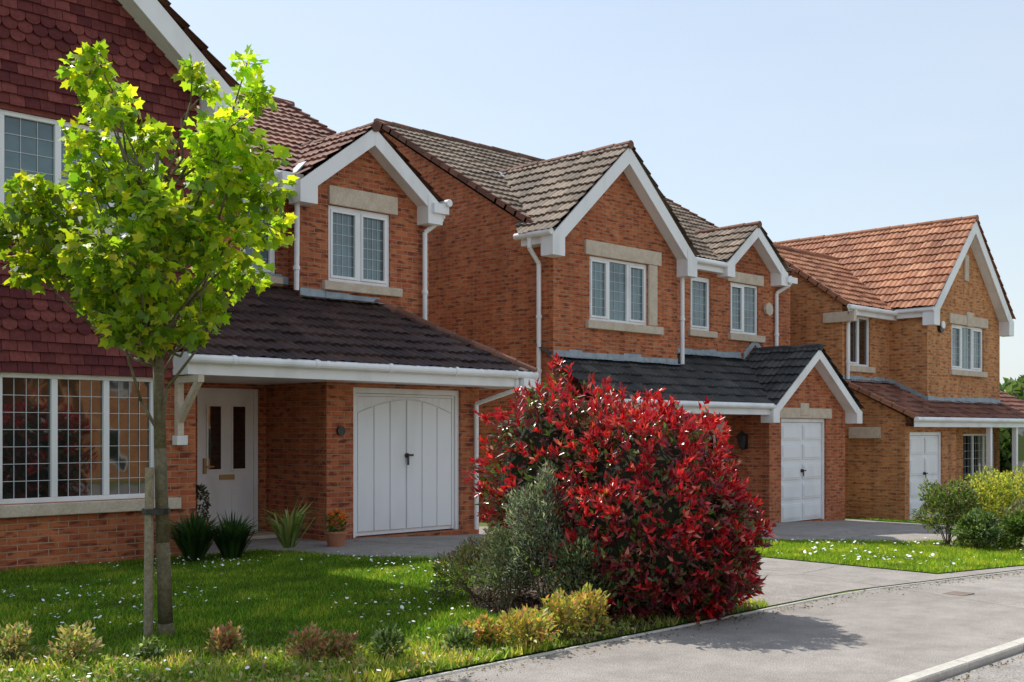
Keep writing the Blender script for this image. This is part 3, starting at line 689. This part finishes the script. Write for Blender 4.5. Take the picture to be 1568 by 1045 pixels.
for e in ell:
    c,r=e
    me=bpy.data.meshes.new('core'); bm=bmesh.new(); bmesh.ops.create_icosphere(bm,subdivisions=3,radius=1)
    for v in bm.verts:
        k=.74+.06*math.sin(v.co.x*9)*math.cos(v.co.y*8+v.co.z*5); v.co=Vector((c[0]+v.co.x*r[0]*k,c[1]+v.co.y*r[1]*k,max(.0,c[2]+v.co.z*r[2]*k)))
    bm.to_mesh(me); bm.free(); me.materials.append(M['core']); link(bpy.data.objects.new('light_block_core',me),PB)  # dark solid core added inside the bush to block light
P,Nn=surf(9500,.93); n=len(P)
P=P-Nn*rng.uniform(0,.15,(n,1))
leaves('green_leaves',P,Nn*.6+rng.normal(size=(n,3))*.6+np.array([0,0,.2]),rng.uniform(.06,.10,n),.032,pick([(.09,.14,.03),(.13,.19,.04),(.15,.035,.04),(.18,.028,.04)],n,[.28,.20,.26,.26]),'leaf_red',PB,nb=Nn)
tp,tn=surf(2250,1.0)
sel=rng.random(len(tp))<.12
tp=tp+np.where(sel[:,None],tn*rng.uniform(.04,.11,(len(tp),1))+np.array([0,0,1.0])*rng.uniform(.0,.06,(len(tp),1)),0)
m=8; n=len(tp)*m
k=np.repeat(np.arange(len(tp)),m)
ax=unit(tn+np.array([0,0,.55])); Dd=ax[k]*1.0+rng.normal(size=(n,3))*.55
hgt=np.clip((tp[:,2]-.20)/1.2,0,1)[k]
clus=(.16*np.sin(tp[:,0]*9)*np.cos(tp[:,2]*7+tp[:,1]*6))[k]
isred=rng.random(len(tp))[k]<(.18+.74*hgt+clus)
cr=pick([(.60,.018,.032),(.45,.013,.025),(.78,.07,.05),(.28,.012,.024),(.75,.24,.18)],n,[.35,.28,.14,.16,.07]); cg=pick([(.22,.025,.05),(.14,.035,.04),(.11,.15,.035),(.26,.06,.07),(.17,.22,.06)],n,[.34,.24,.19,.15,.08])
ln=rng.uniform(.05,.095,n)
leaves('red_shoots',tp[k]+tn[k]*rng.uniform(-.03,.06,(n,1)),Dd,ln,ln*.36,np.where(isred[:,None],cr,cg),'leaf_red',PB,nb=tn[k])
# ---- generic shrub
def shrub(name,c,r,n,cols,w=None,L=.04,Wd=.5,parent=None,upb=.4,mat='leaf',den=.22):
    E=empty(name); c=np.array(c,float); r=np.array(r,float)
    d=sph(n); d[:,2]=np.where(d[:,2]<-.5,-d[:,2],d[:,2])
    ph=rng.uniform(0,6,3)
    bu=1+.20*np.sin(d[:,0]*6+ph[0])*np.cos(d[:,1]*6+ph[1])+.14*np.sin(d[:,2]*8+ph[2])
    P=c+d*r*(bu*rng.random(n)**den)[:,None]
    l=L*rng.uniform(.7,1.3,n)
    leaves('leaves',P,d*.8+rng.normal(size=(n,3))*.6+np.array([0,0,upb]),l,l*Wd,pick(cols,n,w),mat,E)
    b=B()
    for _ in range(14):
        e=c+sph(1)[0]*r*.8; e[2]=max(e[2],c[2]); b.cyl((c[0]+rng.normal()*.03,c[1]+rng.normal()*.03,g(c[0])),e,.008,5,.003)
    b.build('stems','bark',E); return E
G=[(.10,.17,.035),(.15,.24,.045),(.06,.11,.025)]
shrub('grey_green_hebe',(6.83,6.42,.64),(.32,.32,.56),6500,[(.20,.26,.18),(.13,.18,.11),(.32,.36,.28),(.12,.10,.09)],None,.05,.26,upb=.9,den=.3)
shrub('grey_green_hebe.001',(6.80,6.02,.33),(.26,.26,.38),3000,[(.14,.20,.10),(.10,.15,.06),(.22,.27,.16)],None,.045,.3,upb=.9,den=.3)
shrub('grey_green_hebe.002',(6.75,6.80,.36),(.27,.27,.38),2800,[(.12,.16,.09),(.09,.12,.06),(.18,.20,.13)],None,.045,.28,upb=.8,den=.3)
shrub('juniper_shrub',(7.0,7.35,.22),(.48,.40,.34),5000,[(.07,.10,.045),(.10,.11,.05),(.11,.07,.05)],None,.05,.2,upb=.5)
SP=[(.52,.41,.09),(.38,.40,.08),(.60,.31,.14),(.20,.29,.05)]
for i,(x,y,r,h) in enumerate([(6.42,5.62,.17,.33),(6.15,5.66,.15,.28),(5.72,5.58,.20,.24),(5.50,5.78,.14,.2),(5.95,5.75,.12,.2)]):
    shrub('golden_spirea' if i==0 else 'golden_spirea.%03d'%i,(x,y,h*.5),(r,r,h*.6),750,SP,[.35,.3,.2,.15],.045,.5,upb=.8,den=.45)
LOW=[(.36,.38,.10),(.52,.35,.17),(.17,.27,.05),(.56,.47,.24)]
RD=[(.38,.14,.10),(.48,.25,.14),(.17,.25,.06),(.42,.34,.14)]
BG=[(2.95,7.55,.15),(3.25,7.25,.15),(2.75,7.95,.12),(4.06,6.78,.12),(4.34,6.20,.15),(4.52,6.12,.12),(4.78,5.95,.12),(5.24,5.75,.11),(3.6,6.95,.09),(3.05,7.9,.09)]
for i,(x,y,s) in enumerate(BG):
    shrub('border_plant' if i==0 else 'border_plant.%03d'%i,(x,y,s*.75),(s,s,s*.95),420,RD if i in(3,4,5) else (LOW if i in (0,1,2,9) else G+[(.34,.4,.2)]),None,.042,.5,upb=.9,den=.5)
YG=[(.50,.50,.06),(.24,.32,.05),(.62,.58,.10),(.13,.18,.035)]
for i,(x,y,z,r,h,c) in enumerate([(17.7,7.9,.18,.6,.5,G+[(.24,.27,.08),(.2,.15,.08)]),(18.7,7.7,.22,.7,.55,YG),(19.8,7.6,.22,.75,.58,YG),(17.1,7.2,-.02,.35,.28,G+[(.3,.36,.22)]),(17.7,6.7,-.02,.4,.32,G),(18.4,6.9,.05,.55,.40,[(.22,.28,.11),(.18,.14,.1),(.32,.36,.15)]),(19.3,6.9,.1,.6,.45,YG),(18.4,6.2,-.08,.4,.30,[(.36,.42,.26),(.42,.46,.36)]),(17.1,6.3,-.12,.25,.2,G+[(.42,.42,.3)])]):
    shrub('garden_shrub' if i==0 else 'garden_shrub.%03d'%i,(x,y,z),(r,r*.8,h),3500 if r>.3 else 900,c,None,.065,.5,upb=.5,den=.3)
def strappy(name,c,n,L,W,cols,spread=.5):
    c=np.array(c,float); V=[]
    for i in range(n):
        a=rng.uniform(0,6.28); s=rng.uniform(.1,1)*spread; l=L*rng.uniform(.6,1.1); d=np.array([math.cos(a),math.sin(a),0]); sd=np.array([-d[1],d[0],0])*W*.5
        b=c+d*rng.uniform(0,.08)
        p1=b+np.array([0,0,l*.5])+d*s*l*.35; p2=b+np.array([0,0,l*.85*(1-s*.4)])+d*s*l*.9
        V.append(np.stack([b-sd,b+sd,p1+sd,p2,p1-sd]))
    V=np.stack(V); return mk(name,V,[(0,1,2,4),(4,2,3)],pick(cols,n),'leaf')
strappy('agapanthus_clump',(6.75,11.95,0),260,.78,.035,[(.03,.07,.018),(.05,.11,.025)],.95)
strappy('agapanthus_clump.001',(7.15,11.80,0),260,.72,.035,[(.03,.07,.018),(.05,.11,.025)],.95)
strappy('yucca_plant',(7.98,11.85,.10),80,.80,.03,[(.20,.28,.07),(.34,.38,.15),(.10,.15,.05)],1.1)
strappy('tall_grass_plant',(18.9,6.1,-.33),130,.85,.04,[(.20,.30,.08),(.30,.38,.12)],.9)
strappy('tall_grass_plant.001',(17.9,6.0,-.3),110,.55,.04,[(.22,.30,.10),(.34,.38,.18)],1.0)
def pot(name,x,y,r,h,z0=0):
    E=empty(name); b=B(); b.cyl((x,y,z0),(x,y,z0+h),r*.75,20,r); b.cyl((x,y,z0+h),(x,y,z0+h+.03),r*1.1,20,r*1.1); b.build('pot','terracotta',E)
    return E
E=pot('flower_pot',9.05,12.35,.14,.17); n=260; P=np.array([9.05,12.35,.30])+sph(n)*np.array([.12,.12,.13])
leaves('foliage',P,rng.normal(size=(n,3))+np.array([0,0,.5]),.06,.03,pick(G,n),'leaf',E)
n=120; P=np.array([9.05,12.33,.38])+sph(n)*np.array([.10,.10,.09]); leaves('flowers',P,rng.normal(size=(n,3)),.05,.045,pick([(.8,.16,.02),(.75,.25,.03)],n),'leaf',E)
E=pot('flower_pot.001',7.70,13.5,.13,.3); n=300; P=np.array([7.70,13.5,.55])+sph(n)*np.array([.11,.11,.25])
leaves('foliage',P,rng.normal(size=(n,3))+np.array([0,0,.5]),.07,.03,pick([(.12,.1,.05),(.06,.09,.03)],n),'leaf',E)
# ---- grass
def grass(name,poly,n,h,w,cols,excl=()):
    xs=[p[0] for p in poly]; ys=[p[1] for p in poly]
    P=np.stack([rng.uniform(max(min(xs),1.5),max(xs),n),rng.uniform(min(ys),max(ys),n)],1)
    k=inpoly(P,poly)
    for e in excl: k&=~inpoly(P,e)
    P=P[k]; n=len(P)
    cl_=.5+.5*np.sin(P[:,0]*2.3+np.sin(P[:,1]*3))*np.cos(P[:,1]*2.9+P[:,0])
    c2=np.sin(P[:,0]*5.1+1.7*np.sin(P[:,1]*4.3))*np.sin(P[:,1]*6.2+1.3*np.cos(P[:,0]*3.7))
    z=-.038*np.clip(P[:,0]-10,0,21)+.012
    H=h*rng.uniform(.5,1.3,n)*(.75+.5*cl_+.2*c2)
    a=rng.uniform(0,6.28,n); sd=np.stack([np.cos(a),np.sin(a),0*a],1)*w*.5
    b=np.stack([P[:,0],P[:,1],z],1); tip=b+np.stack([rng.normal(size=n)*H*.45,rng.normal(size=n)*H*.45,H],1)
    V=np.stack([b-sd,b+sd,tip],1)
    C=pick(cols,n)*(.78+.3*cl_[:,None]+.22*c2[:,None])*np.where((cl_*c2)[:,None]>.25,np.array([1.35,1.05,1.2]),1)
    mk(name,V,[(0,1,2)],np.clip(C,.003,1),'grass')
GC=[(.12,.24,.018),(.165,.31,.026),(.28,.38,.05),(.075,.155,.015)]
grass('lawn_grass',L1,180000,.042,.0115,GC,[bed])
grass('lawn_grass.001',L2,55000,.045,.017,[(.24,.37,.03),(.31,.42,.05),(.17,.29,.02)])
grass('lawn_grass.002',L3,9000,.045,.02,GC)
wb=[(1.8,7.0),(2.4,8.25),(4.0,7.0),(4.65,6.35),(6.1,5.95),(8.6,5.62),(8.6,5.42),(1.8,5.4)]
grass('edge_weeds',wb,26000,.06,.016,[(.25,.36,.04),(.36,.43,.08),(.46,.43,.15)])
n=9000; P=np.stack([rng.uniform(1.8,7,n),rng.uniform(5.4,8.3,n)],1); P=P[inpoly(P,wb)]; kk=np.sin(P[:,0]*7)*np.cos(P[:,1]*9+P[:,0]*3)>-.2; P=P[kk]; n=len(P); P=np.concatenate([P,rng.uniform(.02,.08,(n,1))],1)
leaves('ground_cover_weeds',P,rng.normal(size=(n,3))+np.array([0,0,.6]),.04,.025,pick([(.24,.35,.05),(.35,.41,.11),(.5,.42,.2),(.15,.24,.04),(.44,.27,.16)],n,[.3,.25,.18,.17,.1]),'leaf')
n=900; P=np.concatenate([np.stack([rng.uniform(4,16,n),5.34-np.abs(rng.normal(size=n))*.12],1),np.stack([rng.uniform(5,16,n//2),3.14-np.abs(rng.normal(size=n//2))*.06],1)])
P=np.concatenate([P,(-.038*np.clip(P[:,:1]-10,0,21)+np.where(P[:,1:2]<3.2,-.032,.008))],1); n=len(P)
leaves('leaf_litter',P,rng.normal(size=(n,3))*np.array([1,1,.15]),rng.uniform(.01,.035,n),.014,pick([(.14,.09,.05),(.22,.17,.1),(.10,.13,.04)],n),'leaf')
def daisies(name,poly,n,s):
    xs=[p[0] for p in poly]; ys=[p[1] for p in poly]
    P=np.stack([rng.uniform(max(2,min(xs)),max(xs),n*3),rng.uniform(min(ys),max(ys),n*3)],1); P=P[inpoly(P,poly)&~inpoly(P,bed)]
    kk=np.sin(P[:,0]*1.7)*np.cos(P[:,1]*1.3)+rng.normal(size=len(P))*.35>.15; P=P[kk][:n]; m=len(P)
    c=np.stack([P[:,0],P[:,1],-.038*np.clip(P[:,0]-10,0,21)+.068+rng.uniform(-.01,.02,m)],1); t=rng.normal(size=(m,2))*.3
    sc=s*rng.uniform(.5,1.5,m)
    V=np.stack([c+np.stack([sc*math.cos(a),sc*math.sin(a),sc*(math.cos(a)*t[:,0]+math.sin(a)*t[:,1])],1) for a in [k*math.pi/4 for k in range(8)]],1)
    mk(name,V,[tuple(range(8))],np.ones((m,3))*.8,'petal')
daisies('daisies',L1,900,.011); daisies('daisies.001',L2,380,.016)
n=5000; P=np.stack([rng.uniform(6.1,9.1,n),rng.uniform(5.4,8.5,n)],1); P=P[inpoly(P,bed)]; n=len(P); P=np.concatenate([P,np.full((n,1),.03)],1)
leaves('mulch_litter',P,rng.normal(size=(n,3))*np.array([1,1,.3]),.05,.03,pick([(.10,.07,.05),(.17,.13,.10),(.06,.045,.035),(.2,.07,.06)],n),'leaf')
n=26000; cs=np.array([[R2*d*(1+t),R2*d*(1-t),h] for d,t,h in [(62,.455,1.8),(70,.47,2.4),(66,.49,2.7),(72,.44,1.4),(75,.52,3),(64,.53,2.2),(64,.43,.8),(90,.36,1)]])
k=rng.integers(len(cs),size=n); P=cs[k]+sph(n)*np.array([4.5,4.5,2.4])*(rng.random((n,1))**.3)
leaves('distant_trees',P,rng.normal(size=(n,3)),.55,.4,pick([(.09,.15,.04),(.13,.20,.05),(.05,.09,.03)],n),'leaf')
# ================================================================ light, sky, camera
el=math.radians(51); az=math.radians(5)
s=Vector((math.sin(az)*math.cos(el),math.cos(az)*math.cos(el),math.sin(el)))
sd=bpy.data.lights.new('sun','SUN'); sd.energy=5.0; sd.angle=math.radians(.5); sd.color=(1,.955,.88)
so=link(bpy.data.objects.new('sun',sd)); so.rotation_euler=s.to_track_quat('Z','Y').to_euler()
w=bpy.data.worlds.new('World'); scene.world=w; w.use_nodes=True; nt=w.node_tree
sky=nt.nodes.new('ShaderNodeTexSky'); sky.sky_type='NISHITA'; sky.sun_disc=False; sky.sun_elevation=el; sky.sun_rotation=az
sky.air_density=1.25; sky.dust_density=.9; sky.ozone_density=2.5; sky.altitude=0
# pale haze colour added to brighten sky and facades (whiter towards horizon, faint streaks)
tc=nt.nodes.new('ShaderNodeTexCoord'); sp=nt.nodes.new('ShaderNodeSeparateXYZ'); nt.links.new(tc.outputs['Generated'],sp.inputs[0])
sky_lift=ramp(nt,sp.outputs['Z'],[(0.0,(.72,.72,.72)),(.20,(.58,.58,.58)),(.6,(.52,.52,.52))])
mp=nt.nodes.new('ShaderNodeMapping'); mp.inputs['Scale'].default_value=(1,1,4); nt.links.new(tc.outputs['Generated'],mp.inputs[0])
cn=ramp(nt,noise(nt,1.8,mp.outputs[0],detail=5),[(.35,(.88,.88,.88)),(.65,(1.08,1.08,1.08))])
lift_fac=mix(nt,1,sky_lift,cn,'MULTIPLY')
bw=nt.nodes.new('ShaderNodeRGBToBW'); nt.links.new(lift_fac,bw.inputs[0])
col=mix(nt,bw.outputs[0],sky.outputs[0],(5.6,6.1,6.6))
bg=nt.nodes['Background']; bg.inputs[1].default_value=.15; nt.links.new(col,bg.inputs[0])
cam=bpy.data.cameras.new('camera'); co=link(bpy.data.objects.new('camera',cam)); scene.camera=co
cam.lens=40.18; cam.sensor_width=36; cam.shift_y=.0877; cam.clip_end=3000
co.location=(0,0,1.53); co.rotation_euler=(math.radians(90),0,math.radians(-45))
scene.view_settings.view_transform='Standard'; scene.view_settings.look='None'; scene.view_settings.exposure=0
